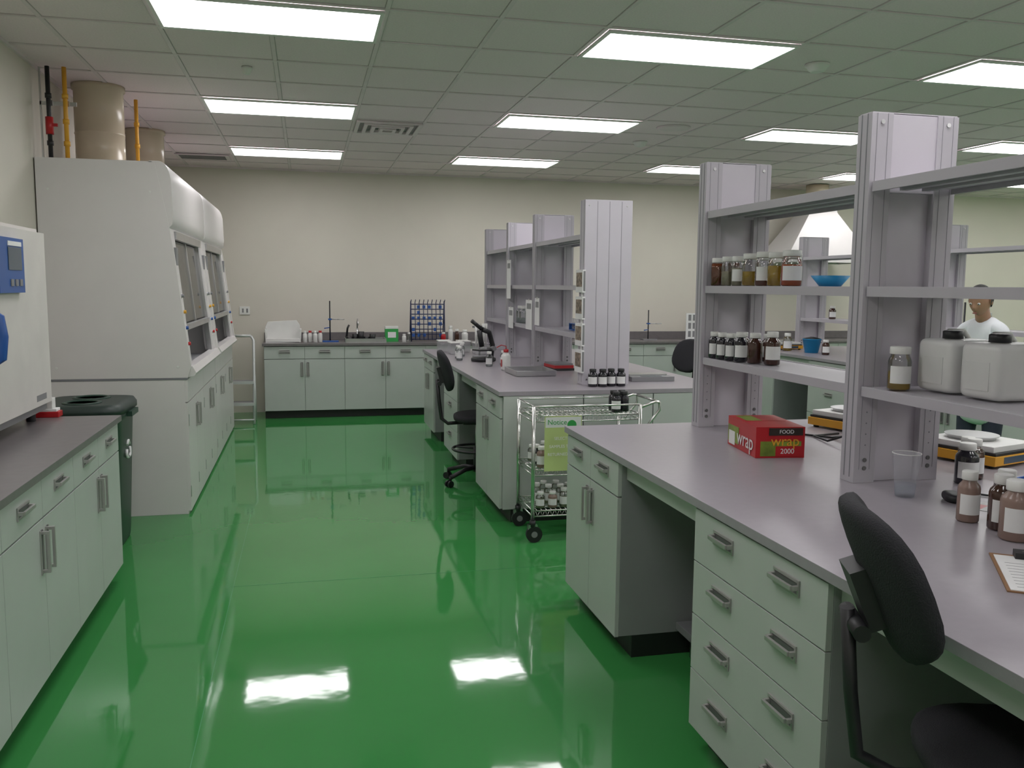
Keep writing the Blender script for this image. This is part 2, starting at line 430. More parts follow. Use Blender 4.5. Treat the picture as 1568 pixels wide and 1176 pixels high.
def pipe(name, x, y, mat, extra=None, z0=2.402, r=.014):
    b = B(name); b.cyl((x, y, z0), (x, y, H-.021), r, mat, seg=12)
    for z in (2.48, 2.62, 2.78): b.cyl((x, y, z), (x, y, z+.03), r*1.4, mat, seg=12)
    if extra: b.cyl((x, y, 2.55), (x, y, 2.66), r*1.7, extra, seg=12); b.box(x-.01, x+.05, y-.012, y-.002, 2.6, 2.62, extra)
    b.done()
pipe('water_pipe', -1.60, 6.34, BLACK, RED); pipe('gas_pipe', -1.50, 6.34, YEL, None)
pipe('gas_pipe', -1.235, 7.3, YEL)
b = B('pipe_clamp'); b.box(-1.66, -1.44, 6.365, 6.38, 2.74, 2.765, STEEL)
for x in (-1.60, -1.50): b.box(x-.02, x+.02, 6.358, 6.365, 2.735, 2.77, STEEL)
b.box(-1.66, -1.65, 6.365, 6.38, 2.4005, H-.021, STEEL); b.done()

# ------------------------------------------------------------------ recycling bin
b = B('recycling_bin')
def ring4(z, hx, hy):
    out = []
    for i in range(32):
        t = 2*PI*i/32; c, s = math.cos(t), math.sin(t)
        out.append((math.copysign(abs(c)**.35, c)*hx, math.copysign(abs(s)**.35, s)*hy, z))
    return out
def stack(rows, m, cap=True):
    R = [[b.v(p) for p in ring4(z, hx, hy)] for z, hx, hy in rows]
    for k in range(len(R)-1):
        for i in range(32): b.f([R[k][i], R[k][(i+1)%32], R[k+1][(i+1)%32], R[k+1][i]], m, True)
    b.f(R[0][::-1], m)
    if cap: b.f(R[-1], m)
stack([(0, .185, .235), (.02, .19, .24), (.78, .225, .275), (.80, .24, .29), (.83, .24, .29)], BIN)
stack([(.83, .25, .30), (.86, .25, .30), (.885, .235, .285), (.89, .20, .25)], BINL)
for yy in (-.12, .12):
    b.lathe((0, yy, .889), [(.085, 0), (.09, .008), (.105, .008), (.11, 0)], BIN, 24); b.lathe((0, yy, .8895), [(.001, 0.001), (.084, .001)], TOE, 24)
b.box(.235, .27, -.1, .1, .80, .83, BIN)
for k in range(3):
    a = PI/2+k*2*PI/3
    c = Vector((.222, .0, .58)); R1 = .055
    p = [c+Vector((0, math.cos(a+d)*R1*q, math.sin(a+d)*R1*q)) for d, q in ((-.75, .85), (-.15, 1.05), (.15, 1.05), (.75, .85))]
    b.tube(p, .009, PAPER, 6)
b.done(loc=(-1.30, 5.68, 0))

# ------------------------------------------------------------------ incubator on left bench
b = B('laboratory_incubator')
x0, x1, y0, y1, z0, z1 = -1.66, -1.31, 3.55, 4.86, .935, 1.86
b.box(x0, x1, y0, y1, z0+.02, z1, BEIGE)
b.box(x1, x1+.035, y0+.01, y1-.01, z0+.06, z1-.02, BEIGE)
b.box(x1, x1+.01, y0+.01, y1-.01, z0+.02, z0+.055, GREY)
for x in (x0+.05, x1-.05):
    for y in (y0+.07, y1-.07): b.cyl((x, y, .9005), (x, y, z0+.02), .022, BLACK, seg=14)
b.box(x1+.035, x1+.06, 4.08, 4.42, 1.55, 1.79, BLUE)
b.box(x1+.06, x1+.063, 4.20, 4.38, 1.65, 1.75, LCD); b.box(x1+.06, x1+.064, 4.2, 4.38, 1.755, 1.775, PAPER)
for k in range(3): b.box(x1+.06, x1+.065, 4.22+.06*k, 4.255+.06*k, 1.58, 1.61, GREY)
b.tube([(x1+.035, 4.02, 1.26), (x1+.07, 4.02, 1.28), (x1+.08, 4.02, 1.37), (x1+.07, 4.02, 1.45), (x1+.035, 4.02, 1.47)], .02, BLUE, 12)
b.cyl((x0+.15, 4.3, z1), (x0+.15, 4.3, z1+.05), .03, WHITEP, seg=16)
b.box(x1+.035, x1+.036, 4.60, 4.76, 1.02, 1.05, GREY)
b.done(bevel=.008)
b = B('red_tray'); b.box(-1.42, -1.26, 4.90, 4.98, .9005, .93, RED); b.box(-1.41, -1.27, 4.905, 4.975, .93, .945, PAPER); b.box(-1.40, -1.29, 4.91, 4.97, .945, 1.0, WHITEP); b.done(bevel=.003)

# ------------------------------------------------------------------ step ladder
b = B('step_stool')
for x in (-.86, -.60):
    b.tube([(x, 10.30, .0), (x, 10.42, .45), (x, 10.50, .95), (x+(.03 if x < -.7 else -.03), 10.52, 1.0)], .016, LSTEEL)
    b.tube([(x, 10.62, .0), (x, 10.5, .55)], .014, LSTEEL)
b.tube([(-.83, 10.52, 1.0), (-.63, 10.52, 1.0)], .016, LSTEEL)
b.box(-.85, -.61, 10.30, 10.50, .22, .245, GREY); b.box(-.85, -.61, 10.38, 10.56, .46, .485, GREY)
b.box(-.86, -.60, 10.29, 10.30, .215, .25, LSTEEL); b.box(-.86, -.60, 10.37, 10.38, .455, .49, LSTEEL)
b.tube([(-.86, 10.3, .05), (-.6, 10.3, .05)], .01, LSTEEL)
b.done()
b = B('wall_outlet'); b.box(-.80, -.68, BY-.012, BY-.0005, 1.22, 1.32, WHITEP)
for x in (-.77, -.72): b.box(x, x+.02, BY-.015, BY-.012, 1.245, 1.295, GREY)
b.done(bevel=.002)

# ------------------------------------------------------------------ bottles
def bottle(name, loc, r, h, body=None, liq=None, fill=.6, cap=WHITEP, label=True, wide=.62, lab_dir=-PI*.62, b=None):
    bb = b or B(name); x, y, z = (0, 0, 0) if b is None else loc
    c = (x, y, z+.0006)
    nr = r*wide
    bb.lathe(c, [(r*.9, 0), (r, h*.03), (r, h*.66), (r*.93, h*.72), (nr, h*.80), (nr, h*.86)], body or GL, 20)
    if liq: bb.lathe(c, [(r*.86, h*.02), (r*.95, h*.04), (r*.95, h*fill)], liq, 20)
    bb.lathe(c, [(nr*1.12, h*.83), (nr*1.15, h*.84), (nr*1.15, h*.985), (nr*1.05, h)], cap, 20)
    if label: bb.lathe(c, [(r*1.015, h*.16), (r*1.015, h*.56)], PAPER, 12, lab_dir-1.1, lab_dir+1.1)
    if b is None: return bb.done(loc=loc)
Ly = liquid('yellow', (.66, .46, .05)); Lo = liquid('orange', (.75, .15, .01)); Lb = liquid('brown', (.28, .07, .015)); Lc = liquid('pale', (.55, .52, .38)); Lw = liquid('water', (.6, .65, .65))
row = [(1.97, 3.97, .034, .135, Lb, .8, 0), (2.055, 3.975, .03, .14, Lb, .8, 0), (1.98, 3.893, .029, .14, Lc, .5, 0), (2.0, 3.825, .031, .14, Lc, .6, 1), (2.02, 3.735, .042, .15, Ly, .45, 0), (2.03, 3.635, .04, .155, Lb, .5, 1), (2.04, 3.54, .042, .15, Ly, .6, 0), (2.05, 3.435, .045, .155, Lo, .6, 1), (2.16, 3.87, .04, .15, Lc, .5, 0), (2.17, 3.62, .04, .15, Lb, .6, 0)]
for x, y, r, h, l, f, lb in row: bottle('reagent_bottle', (x, y, 1.61), r, h, None, l, f, wide=.78, label=bool(lb))
b = B('blue_weighing_dish'); b.lathe((0, 0, 0), [(.04, .001), (.075, .045), (.079, .045), (.043, .0015)], LBLUE, 24); b.done(loc=(2.12, 3.25, 1.61))
row = [(1.965, 3.975, .028, .13), (1.97, 3.90, .03, .13), (1.98, 3.825, .032, .13), (1.99, 3.75, .032, .14), (2.02, 3.67, .035, .14), (2.06, 3.585, .036, .15), (2.1, 3.93, .03, .13), (2.13, 3.75, .03, .13)]
for i, (x, y, r, h) in enumerate(row): bottle('dark_reagent_bottle', (x, y, 1.255), r, h, DARKB if i < 4 else AMBER, None, label=(i != 4), lab_dir=-PI*.6)
bottle('sample_jar', (1.995, 2.62, 1.255), .038, .15, None, Ly, .42, wide=.78)
for k, yy in enumerate((2.54, 2.335)):
    b = B('white_carboy')
    b.sell((0, 0, .09), .10, .085, .09, PLAS, e=.25, e2=.22)
    b.box(-.101, -.099, -.05, .05, .03, .12, PLAS)
    b.lathe((-.05, -.03, .172), [(.026, 0), (.026, .02)], PLAS, 16); b.lathe((-.05, -.03, .182), [(.032, 0), (.032, .024), (.027, .027)], BLACK, 18)
    b.tube([(-.01, .05, .178), (.0, .05, .203), (.06, .05, .203), (.08, .05, .178)], .009, PLAS)
    b.done(loc=(2.16, yy, 1.257))

# ------------------------------------------------------------------ wrap carton
GRC = M('carton_green', (.18, .25, .03), .4, noise=.4, scale=14)
DKC = M('carton_dark', (.03, .02, .015), .4)
b = B('food_wrap_box')
b.box(-.105, .105, -.17, .17, .0005, .13, RED)
b.box(-.1065, -.105, .03, .165, .02, .095, GRC); b.box(-.1075, -.1065, .075, .15, .01, .07, PAPER)
b.box(-.085, .09, -.1715, -.17, .008, .07, GRC); b.box(-.02, .09, -.1725, -.1715, .008, .05, RED)
b.box(-.05, .095, -.1725, -.17, .095, .126, DKC)
b.box(-.08, -.01, .0, .15, .13, .1306, GRC); b.box(-.09, .09, -.005, .005, .13, .131, RED)
wb = b.done(loc=(1.93, 3.39, .90), rot=math.radians(-8), bevel=.002)
text('wrap', .095, (-.108, -.05, .055), (PI/2, 0, -PI/2), PAPER, wb)
text('wrap', .06, (.02, -.1732, .07), (PI/2, 0, 0), YEL, wb); text('2000', .03, (.03, -.1732, .028), (PI/2, 0, 0), PAPER, wb)
text('FOOD', .022, (.025, -.1732, .110), (PI/2, 0, 0), PAPER, wb)

b = B('plastic_cup'); b.lathe((0, 0, 0), [(.031, .001), (.045, .148), (.047, .15), (.0445, .15), (.0305, .004)], CUPC, 28)
b.lathe((0, 0, 0), [(.030, .004), (.034, .045)], M('cup_water', (.8, .85, .9), .05, mixt=.8), 24)
b.circ((0, 0, .15), .046, .0015, PAPER, 28); b.done(loc=(1.975, 2.53, .90))
for x, y, r, h, m in ((2.33, 2.66, .04, .15, DARKB), (2.42, 2.73, .036, .15, None), (2.47, 2.82, .035, .14, AMBER)): bottle('bench_bottle', (x, y, .90), r, h, m, None if m else Lb, label=True)
for x, y, r, h, m in ((1.955, 2.215, .032, .155, PINK), (1.985, 2.115, .038, .165, AMBER), (2.065, 2.19, .036, .16, AMBER), (1.945, 2.02, .043, .17, PINK), (2.06, 2.06, .036, .17, PINK), (2.04, 1.95, .036, .16, AMBER)):
    bottle('labelled_bottle', (x, y, .90), r, h, m, None, label=True)
b = B('clipboard'); b.box(-.115, .115, -.16, .16, .0005, .004, M('hardboard', (.25, .13, .06), .6)); b.box(-.107, .107, -.155, .14, .004, .006, PAPER)
for k in range(9): b.box(-.09, .08, -.13+k*.025, -.128+k*.025, .006, .0063, GREY)
b.box(-.06, .06, .115, .158, .006, .022, BLACK); b.tube([(-.04, .135, .02), (-.03, .08, .035), (.03, .08, .035), (.04, .135, .02)], .004, STEEL)
b.done(loc=(1.77, 1.72, .90), rot=math.radians(-35))
b = B('computer_mouse'); b.sell((0, 0, .016), .03, .05, .016, BLACK, e=.8, e2=.7)
b.tube([(0, .048, .012), (.02, .09, .006), (.09, .12, .005), (.16, .08, .005), (.22, .12, .005)], .0035, BLACK); b.done(loc=(2.09, 2.44, .90), rot=-.4)
b = B('paper_notice'); b.box(-.06, .06, -.09, .09, .0005, .0015, PAPER); b.box(-.05, .02, .02, .06, .0015, .0018, RED); b.done(loc=(2.15, 2.33, .90), rot=.5)

def hotplate(x, y, rot=0):
    b = B('laboratory_balance')
    b.box(-.16, .16, -.17, .17, .012, .05, YEL); b.box(-.15, .15, -.165, .165, .05, .062, BLACK); b.box(-.14, .14, -.15, .16, .062, .085, WHITEP)
    b.box(-.1, .1, -.171, -.168, .018, .045, LCD)
    b.lathe((0, .03, .085), [(.09, 0), (.09, .012), (.105, .014), (.105, .018)], STEEL, 28)
    for sx in (-1, 1):
        for sy in (-1, 1): b.cyl((sx*.13, sy*.14, .0005), (sx*.13, sy*.14, .012), .014, BLACK, seg=12)
    b.done(loc=(x, y, .90), rot=rot, bevel=.004)
hotplate(2.72, 3.05, .3); hotplate(2.70, 3.85, .3)
b = B('blue_pen_tray'); b.box(-.07, .07, -.05, .05, .0005, .01, BLUE)
for s in (-1, 1): b.box(s*.07-.004, s*.07+.004, -.05, .05, .01, .035, BLUE); b.box(-.07, .07, s*.05-.004, s*.05+.004, .01, .035, BLUE)
b.done(loc=(2.55, 2.55, .90), rot=.3)
b = B('power_cable'); b.tube([(2.30, 3.72, .906), (2.40, 3.6, .906), (2.42, 3.5, .93), (2.36, 3.42, .95), (2.31, 3.5, .91), (2.34, 3.66, .906), (2.5, 3.7, .906)], .005, BLACK); b.done()

# ------------------------------------------------------------------ chairs
def chair(loc, rot, seat=.62, brot=0., rec=.38, off=.30):
    b = B('lab_chair')
    for k in range(5):
        a = 2*PI*k/5+brot; c, s = math.cos(a), math.sin(a)
        b.tube([(0, 0, .125), (c*.12, s*.12, .12), (c*.28, s*.28, .075)], .018, BLACK, 10)
        b.cyl((c*.28, s*.28, .05), (c*.28, s*.28, .085), .012, BLACK, seg=8)
        for d in (-.018, .018):
            q = Vector((-s*d, c*d, 0)); p = Vector((c*.29, s*.29, .027))+q; n = Vector((-s, c, 0))*.009
            b.cyl(p-n, p+n, .027, BLACK, seg=16)
    b.cyl((0, 0, .09), (0, 0, .3), .03, BLACK, seg=16); b.cyl((0, 0, .3), (0, 0, seat-.05), .016, STEEL, seg=14)
    b.circ((0, 0, .28), .20, .011, BLACK, 30)
    for k in range(3):
        a = 2*PI*k/3; b.tube([(0, 0, .28), (math.cos(a)*.2, math.sin(a)*.2, .28)], .008, BLACK)
    b.box(-.09, .09, -.12, .12, seat-.06, seat-.035, BLACK)
    b.sell((0, .02, seat), .225, .215, .035, BLACKF, e=.75, e2=.5, bend=-.2)
    b.tube([(0, -.08, seat-.05), (0, -.24, seat-.06), (0, -off-.02, seat-.02), (0, -off-.04, seat+.12), (0, -off-.055, seat+.30)], .015, BLACK, 10)
    b.cyl((-.07, -off-.04, seat+.27), (.07, -off-.04, seat+.27), .018, BLACK, seg=12)
    b.M = Matrix.Translation((0, -off, seat+.37)) @ Matrix.Rotation(rec, 4, 'X')
    b.box(-.05, .05, -.055, -.02, -.09, .04, BLACK)
    b.sell((0, 0, 0), .19, .17, .028, BLACKF, e=.75, e2=.5, bend=1.3, axis='y')
    b.M = Matrix()
    b.tube([(.1, .05, seat-.05), (.2, .06, seat-.06), (.25, .06, seat-.06)], .006, BLACK)
    return b.done(loc=loc, rot=rot)
chair((1.34, 6.90, 0), -PI/2-.1, .55, .3, rec=.25, off=.27)
chair((1.42, 1.42, 0), -PI/2-.38, .64, .2)
chair((3.3, 7.65, 0), PI*.6, .58, .5)

# ------------------------------------------------------------------ cart
b = B('wire_utility_cart')
cx0, cx1, cy0, cy1 = 1.36, 2.06, 5.17, 5.56
for x in (cx0, cx1):
    for y in (cy0, cy1):
        b.cyl((x, y, .13), (x, y, .86), .0125, CHROME, seg=12)
        b.cyl((x, y, .10), (x, y, .14), .02, BLACK, seg=10)
        b.box(x-.03, x+.03, y-.012, y-.009, .04, .115, STEEL); b.box(x-.03, x+.03, y+.01, y+.013, .04, .115, STEEL)
        b.cyl((x+.01, y-.014, .052), (x+.01, y+.014, .052), .0515, BLACK, seg=22); b.cyl((x+.01, y-.016, .052), (x+.01, y+.016, .052), .02, GREY, seg=14)
def wshelf(z):
    for zz in (z, z-.035):
        b.tube([(cx0, cy0, zz), (cx1, cy0, zz)], .005, CHROME); b.tube([(cx0, cy1, zz), (cx1, cy1, zz)], .005, CHROME)
        b.tube([(cx0, cy0, zz), (cx0, cy1, zz)], .005, CHROME); b.tube([(cx1, cy0, zz), (cx1, cy1, zz)], .005, CHROME)
    n = 22
    for k in range(1, n):
        x = cx0+(cx1-cx0)*k/n; b.tube([(x, cy0, z), (x, cy1, z)], .0022, CHROME, 5)
        for yy in (cy0, cy1): b.tube([(x-.014, yy, z), (x, yy, z-.035), (x+.014, yy, z)], .002, CHROME, 5)
    for k in (1, 2): y = cy0+(cy1-cy0)*k/3; b.tube([(cx0, y, z-.01), (cx1, y, z-.01)], .004, CHROME, 6)
for z in (.20, .46, .80): wshelf(z)
for y in (cy0, cy1): b.tube([(cx1, y, .70), (cx1+.05, y, .72), (cx1+.13, y, .82), (cx1+.13, y, .87), (cx1+.10, y, .875), (cx1, y, .84)], .009, CHROME)
b.tube([(cx1+.13, cy0, .87), (cx1+.13, cy1, .87)], .009, CHROME)
b.tube([(cx0, cy0, .86), (cx1, cy0, .86)], .006, CHROME); b.tube([(cx0, cy1, .86), (cx1, cy1, .86)], .006, CHROME); b.tube([(cx0, cy0, .86), (cx0, cy1, .86)], .006, CHROME)
b.done()
b = B('cart_sample_bottles')
for z in (.203, .463):
    for i in range(8):
        for j in range(3):
            x = cx0+.07+i*.08+random.uniform(-.008, .008); y = cy0+.07+j*.11
            if random.random() < .1: continue
            m = random.choice([None, None, DARKB, PINK])
            bottle('', (x, y, z), .03, random.uniform(.10, .14), m, Lc if m is None else None, .5, b=b)
b.done()
b = B('cart_notice_sign')
b.box(1.425, 1.665, cy0-.022, cy0-.019, .455, .80, PAPERG); b.box(1.43, 1.66, cy0-.0225, cy0-.022, .73, .795, PAPER)
b.cyl((1.60, cy0-.0235, .745), (1.60, cy0-.022, .745), .03, GREENB, seg=20)
b.tube([(1.45, cy0-.02, .80), (1.45, cy0-.012, .815)], .004, STEEL); b.tube([(1.64, cy0-.02, .80), (1.64, cy0-.012, .815)], .004, STEEL)
sg = b.done()
text('Notice', .045, (1.505, cy0-.024, .762), (PI/2, 0, 0), GREENB, sg)
for k, s in enumerate(('SELECTED', 'SAMPLES TO BE', 'RETURNED HERE')): text(s, .026, (1.545, cy0-.024, .66-.05*k), (PI/2, 0, 0), PAPER, sg)
b = B('cart_dark_bottles')
for i, (x, y) in enumerate(((1.93, 5.26), (1.99, 5.28), (2.0, 5.35), (1.94, 5.34))): bottle('', (x, y, .802), .032, .13, DARKB, None, cap=BLACK, label=(i % 2 == 0), b=b)
b.done()

# ------------------------------------------------------------------ far bench items
for x, y in ((1.96, 5.83), (2.03, 5.82), (2.10, 5.84), (2.17, 5.83)): bottle('dark_reagent_bottle', (x, y, .90), .034, .125, DARKB, None, cap=BLACK, label=True)
b = B('digital_scale'); b.box(-.17, .17, -.12, .12, .0005, .035, GREY); b.box(-.15, .15, -.02, .11, .035, .045, STEEL); b.box(-.08, .08, -.1, -.05, .035, .037, LCD); b.done(loc=(2.52, 6.2, .90), bevel=.004)
b = B('steel_tray'); b.box(-.16, .16, -.2, .2, .0005, .006, STEEL)
for s in (-1, 1): b.box(s*.16-.004, s*.16+.004, -.2, .2, .006, .045, STEEL); b.box(-.16, .16, s*.2-.004, s*.2+.004, .006, .045, STEEL)
b.done(loc=(1.74, 6.75, .90), bevel=.002)
b = B('wash_bottle'); b.lathe((0, 0, 0), [(.038, .0006), (.04, .01), (.04, .12), (.018, .15)], WHITEP, 20); b.lathe((0, 0, .15), [(.022, 0), (.022, .025)], RED, 16)
b.tube([(0, 0, .17), (0, 0, .2), (-.04, 0, .21), (-.08, 0, .19)], .004, RED); b.box(-.041, -.038, -.02, .02, .03, .09, RED); b.done(loc=(1.62, 7.1, .90))
b = B('desk_microscope')
b.sell((0, 0, .02), .09, .11, .02, BLACK, e=.6, e2=.4); b.tube([(.0, .08, .03), (0, .1, .15), (0, .06, .27), (0, -.02, .30)], .024, BLACK, 12)
b.cyl((0, -.05, .29), (0, -.02, .14), .024, BLACK, seg=14); b.cyl((0, -.02, .30), (-.02, -.12, .38), .018, BLACK, seg=12); b.box(-.07, .07, -.08, .05, .10, .112, BLACK)
b.cyl((-.05, .09, .12), (.05, .09, .12), .022, GREY, seg=14); b.done(loc=(1.60, 7.95, .90), rot=-1.2)
b = B('pipette_stand'); b.lathe((0, 0, 0), [(.07, .0006), (.07, .012), (.02, .02)], GREY, 20); b.cyl((0, 0, .01), (0, 0, .33), .008, STEEL)
b.box(-.09, .09, -.012, .012, .29, .31, GREY)
for k in (-.07, -.035, .035, .07): b.cyl((k, -.02, .10), (k, -.02, .33), .009, WHITEP, r1=.014, seg=10)
b.done(loc=(1.66, 8.45, .90), rot=.6)
for x, y, s in ((1.50, 8.9, .1), (1.62, 9.15, .09), (1.42, 9.2, .09), (1.74, 8.85, .09)):
    b = B('clear_container'); b.box(-s*.7, s*.7, -s, s, .001, .11, CUPM); b.box(-s*.75, s*.75, -s*1.05, s*1.05, .11, .122, WHITEP); b.done(loc=(x, y, .90), bevel=.004)
for x, y in ((1.5, 8.55), (1.42, 8.3), (1.55, 7.45), (1.70, 7.55), (1.40, 8.1)): bottle('small_bottle', (x, y, .90), .03, .13, None, Lw, .5)
b = B('stack_of_notebooks'); b.box(-.09, .09, -.13, .13, .0005, .02, BLACK); b.box(-.085, .085, -.125, .125, .02, .045, RED); b.box(-.08, .08, -.12, .12, .045, .06, GREY); b.done(loc=(2.08, 7.1, .90), rot=.1)
for z, y in ((1.255, 7.7), (1.61, 7.8), (1.255, 8.8), (1.255, 6.6)):
    b = B('test_tube_rack'); b.box(-.05, .05, -.12, .12, .0005, .008, BLUE); b.box(-.05, .05, -.12, .12, .05, .056, BLUE)
    for s in (-1, 1): b.box(-.05, .05, s*.12-.003, s*.12+.003, .008, .056, BLUE)
    for i in range(6):
        for j in (-.025, .025): b.cyl((j, -.095+i*.038, .01), (j, -.095+i*.038, .095), .008, CUPM, seg=8)
    b.done(loc=(2.1, y, z))
for y in (8.12, 8.0): bottle('beaker_flask', (2.0, y, 1.255), .05, .16, None, Lw, .3, label=False)
def notice(x, y, z0, z1, w, n='hanging_notice'):
    b = B(n); b.box(x-.004, x-.002, y-w/2, y+w/2, z0, z1, PAPER); b.box(x-.0045, x-.004, y-w*.35, y+w*.35, z1-.08, z1-.03, GREY); b.box(x-.005, x-.002, y-.015, y+.015, z1-.01, z1+.01, STEEL); b.done()
notice(1.919, 8.30, 1.48, 1.85, .16); notice(1.919, 7.50, 1.22, 1.48, .22); notice(1.919, 7.22, 1.27, 1.5, .15); notice(1.919, 8.2, 1.2, 1.4, .2)
b = B('photo_card_strip')
for k in range(4):
    z = 1.72-k*.19; b.box(1.895, 1.917, 5.90, 6.06, z-.16, z, PAPER); b.box(1.893, 1.895, 5.915, 6.045, z-.12, z-.02, M('card_photo', (.22, .17, .13), .5, noise=.8, scale=40)); b.box(1.90, 1.915, 5.899, 5.9, z-.15, z-.01, GREY)
b.box(1.9165, 1.9185, 5.95, 6.0, 1.0, 1.72, PAPER); b.done()

# ------------------------------------------------------------------ back counter items
YB = 10.93
b = B('white_splash_tub')
pts = [(-.20, 0), (-.21, .18), (-.18, .24), (.16, .26), (.20, .20), (.21, 0)]
b.prism(pts, lambda u, w, a: (u, a, w), .10, .115, WHITEP); b.prism([(-.2, 0), (-.21, .16), (-.19, .16), (-.18, 0)], lambda u, w, a: (u, a, w), -.12, .10, WHITEP); b.prism([(.19, 0), (.2, .16), (.22, .16), (.21, 0)], lambda u, w, a: (u, a, w), -.12, .10, WHITEP)
b.box(-.2, .2, -.13, -.115, 0, .05, WHITEP); b.box(-.2, .2, -.13, .11, 0, .012, WHITEP)
b.done(loc=(-.28, YB, .901), bevel=.004)
for k in range(4): bottle('squeeze_bottle', (-.02+.06*k, YB-.12+.05*(k % 2), .90), .026, .14, WHITEP, None, cap=(RED if k % 2 else WHITEP), label=False)
def ringstand(x, y, h, m=BLUE, name='ring_stand'):
    b = B(name); b.box(-.10, .10, -.06, .06, .0005, .015, m); b.cyl((0, .03, .01), (0, .03, h), .008, BLACK, seg=8)
    b.tube([(0, .03, h*.55), (.09, .0, h*.55)], .006, STEEL); b.circ((.13, -.01, h*.55), .04, .005, STEEL, 16); b.box(-.02, .02, .01, .05, h*.53, h*.57, BLUE)
    b.tube([(0, .03, h*.35), (-.07, .0, h*.33)], .006, BLUE); b.done(loc=(x, y, .90))
ringstand(.28, YB, .50)
b = B('steel_sink_basin')
for s in (-1, 1): b.box(s*.24-.006, s*.24+.006, -.15, .15, .0005, .05, STEEL); b.box(-.24, .24, s*.15-.006, s*.15+.006, .0005, .05, STEEL)
b.box(-.24, .24, -.15, .15, .0005, .006, GREY); snk = b.done(loc=(.70, YB-.06, .90))
b = B('black_dishes')
for k in range(5): b.lathe((-.15+.07*k, .02*(k % 2), 0), [(.03, .0), (.04, .06+.03*(k % 3)), (.037, .06+.03*(k % 3))], BLACK, 14)
b.tube([(-.19, .05, 0), (-.17, .05, .16), (-.15, .05, .2)], .012, BLACK)
b.done(loc=(-.04, 0, .0075), parent=snk)
b = B('sink_faucet'); b.cyl((0, 0, 0), (0, 0, .16), .012, STEEL); b.tube([(0, 0, .15), (0, -.02, .24), (0, -.08, .27), (0, -.14, .24), (0, -.15, .20)], .009, STEEL); b.box(-.06, .06, -.008, .008, .06, .075, STEEL); b.done(loc=(.62, YB+.21, .9005))
b = B('green_carton_box'); b.box(-.08, .08, -.06, .06, .0005, .16, GREENB); b.box(-.08, .08, -.06, .06, .16, .19, WHITEP); b.box(-.05, .05, -.062, -.06, .05, .12, PAPER); b.done(loc=(1.03, YB+.02, .90), bevel=.003)
b = B('drying_rack')
for x in (-.21, .21): b.tube([(x, -.06, .001), (x, 0, .5), (x, .1, .001)], .007, NAVY)
for k in range(8): z = .03+k*.062; b.tube([(-.21, -.055+.0075*k, z), (.21, -.055+.0075*k, z)], .006, NAVY)
for k in range(9): x = -.21+k*.0525; b.tube([(x, -.06, .02), (x, 0, .49)], .005, NAVY); b.tube([(x, -.02, .49), (x, -.06, .52)], .005, NAVY)
for i in range(6):
    for j in range(6):
        if random.random() < .6: b.box(-.20+.0683*i, -.165+.0683*i, -.055+.009*j, -.03+.009*j, .06+.07*j, .10+.07*j, BLUE)
b.done(loc=(1.48, YB, .9005))
for x, r, h, m in ((1.17, .025, .1, WHITEP), (1.23, .022, .12, None), (1.75, .03, .2, WHITEP), (1.83, .03, .16, AMBER), (1.66, .03, .12, RED), (1.93, .04, .15, WHITEP)): bottle('counter_bottle', (x, YB-.14, .90), r, h, m, None, label=False)
ringstand(4.45, YB, .4, GREY)
b = B('poster_stand'); b.box(-.12, .12, -.006, .006, .0005, .36, PAPER)
for i in range(3):
    for j in range(3): b.box(-.09+.065*i, -.05+.065*i, -.008, -.006, .04+.11*j, .12+.11*j, GREY)
b.box(-.1, .1, -.04, .04, 0.0005, .012, STEEL); b.done(loc=(5.1, YB, .90))
bottle('counter_bottle', (3.2, YB, .90), .04, .2, AMBER, None); bottle('counter_bottle', (4.0, YB, .90), .04, .16, None, Lw)

# ------------------------------------------------------------------ canopy hood far right
b = B('canopy_exhaust_hood')
def fr(z, hx, hy): return [b.v((sx*hx, sy*hy, z)) for sx, sy in ((-1, -1), (1, -1), (1, 1), (-1, 1))]
lv = [fr(1.95, .62, .38), fr(2.03, .62, .38), fr(2.62, .2, .18), fr(2.66, .2, .18)]
for k in range(3):
    for i in range(4): b.f([lv[k][i], lv[k][(i+1)%4], lv[k+1][(i+1)%4], lv[k+1][i]], HOODW)
b.f(lv[3], HOODW)
b.lathe((0, 0, 2.66), [(.15, 0), (.13, .03), (.13, .2), (.15, .21), (.15, .3315)], DUCT, 28)
b.done(loc=(6.75, 10.75, 0))

for x, y, r, h, m in ((5.3, 8.9, .05, .2, None), (5.4, 8.3, .04, .16, AMBER), (5.35, 7.7, .04, .16, None), (5.5, 7.2, .05, .2, AMBER), (5.9, 7.8, .04, .15, None), (5.9, 6.6, .04, .15, None), (5.92, 9.0, .04, .15, AMBER)):
    z = .90 if x < 5.7 else 1.255
    bottle('bench_bottle', (x, y, z), r, h, m, Ly if m is None else None, .5)
b = B('blue_ice_bucket'); b.lathe((0, 0, 0), [(.07, .001), (.10, .15), (.105, .15), (.10, .155)], LBLUE, 24); b.lathe((0, 0, .156), [(.1, 0), (.02, .02)], BLACK, 24); b.done(loc=(5.42, 8.6, .90))
hotplate(5.42, 9.2, 0); hotplate(5.42, 6.9, 0)
ringstand(5.42, 6.3, .6, GREY); ringstand(5.40, 7.45, .6, GREY)
b = B('storage_cylinder_rack')
for k in range(3): b.lathe((5.42, 5.85+.14*k, .90), [(.045, .001), (.05, .18), (.05, .2), (.046, .2)], CUPM, 18)
b.done()

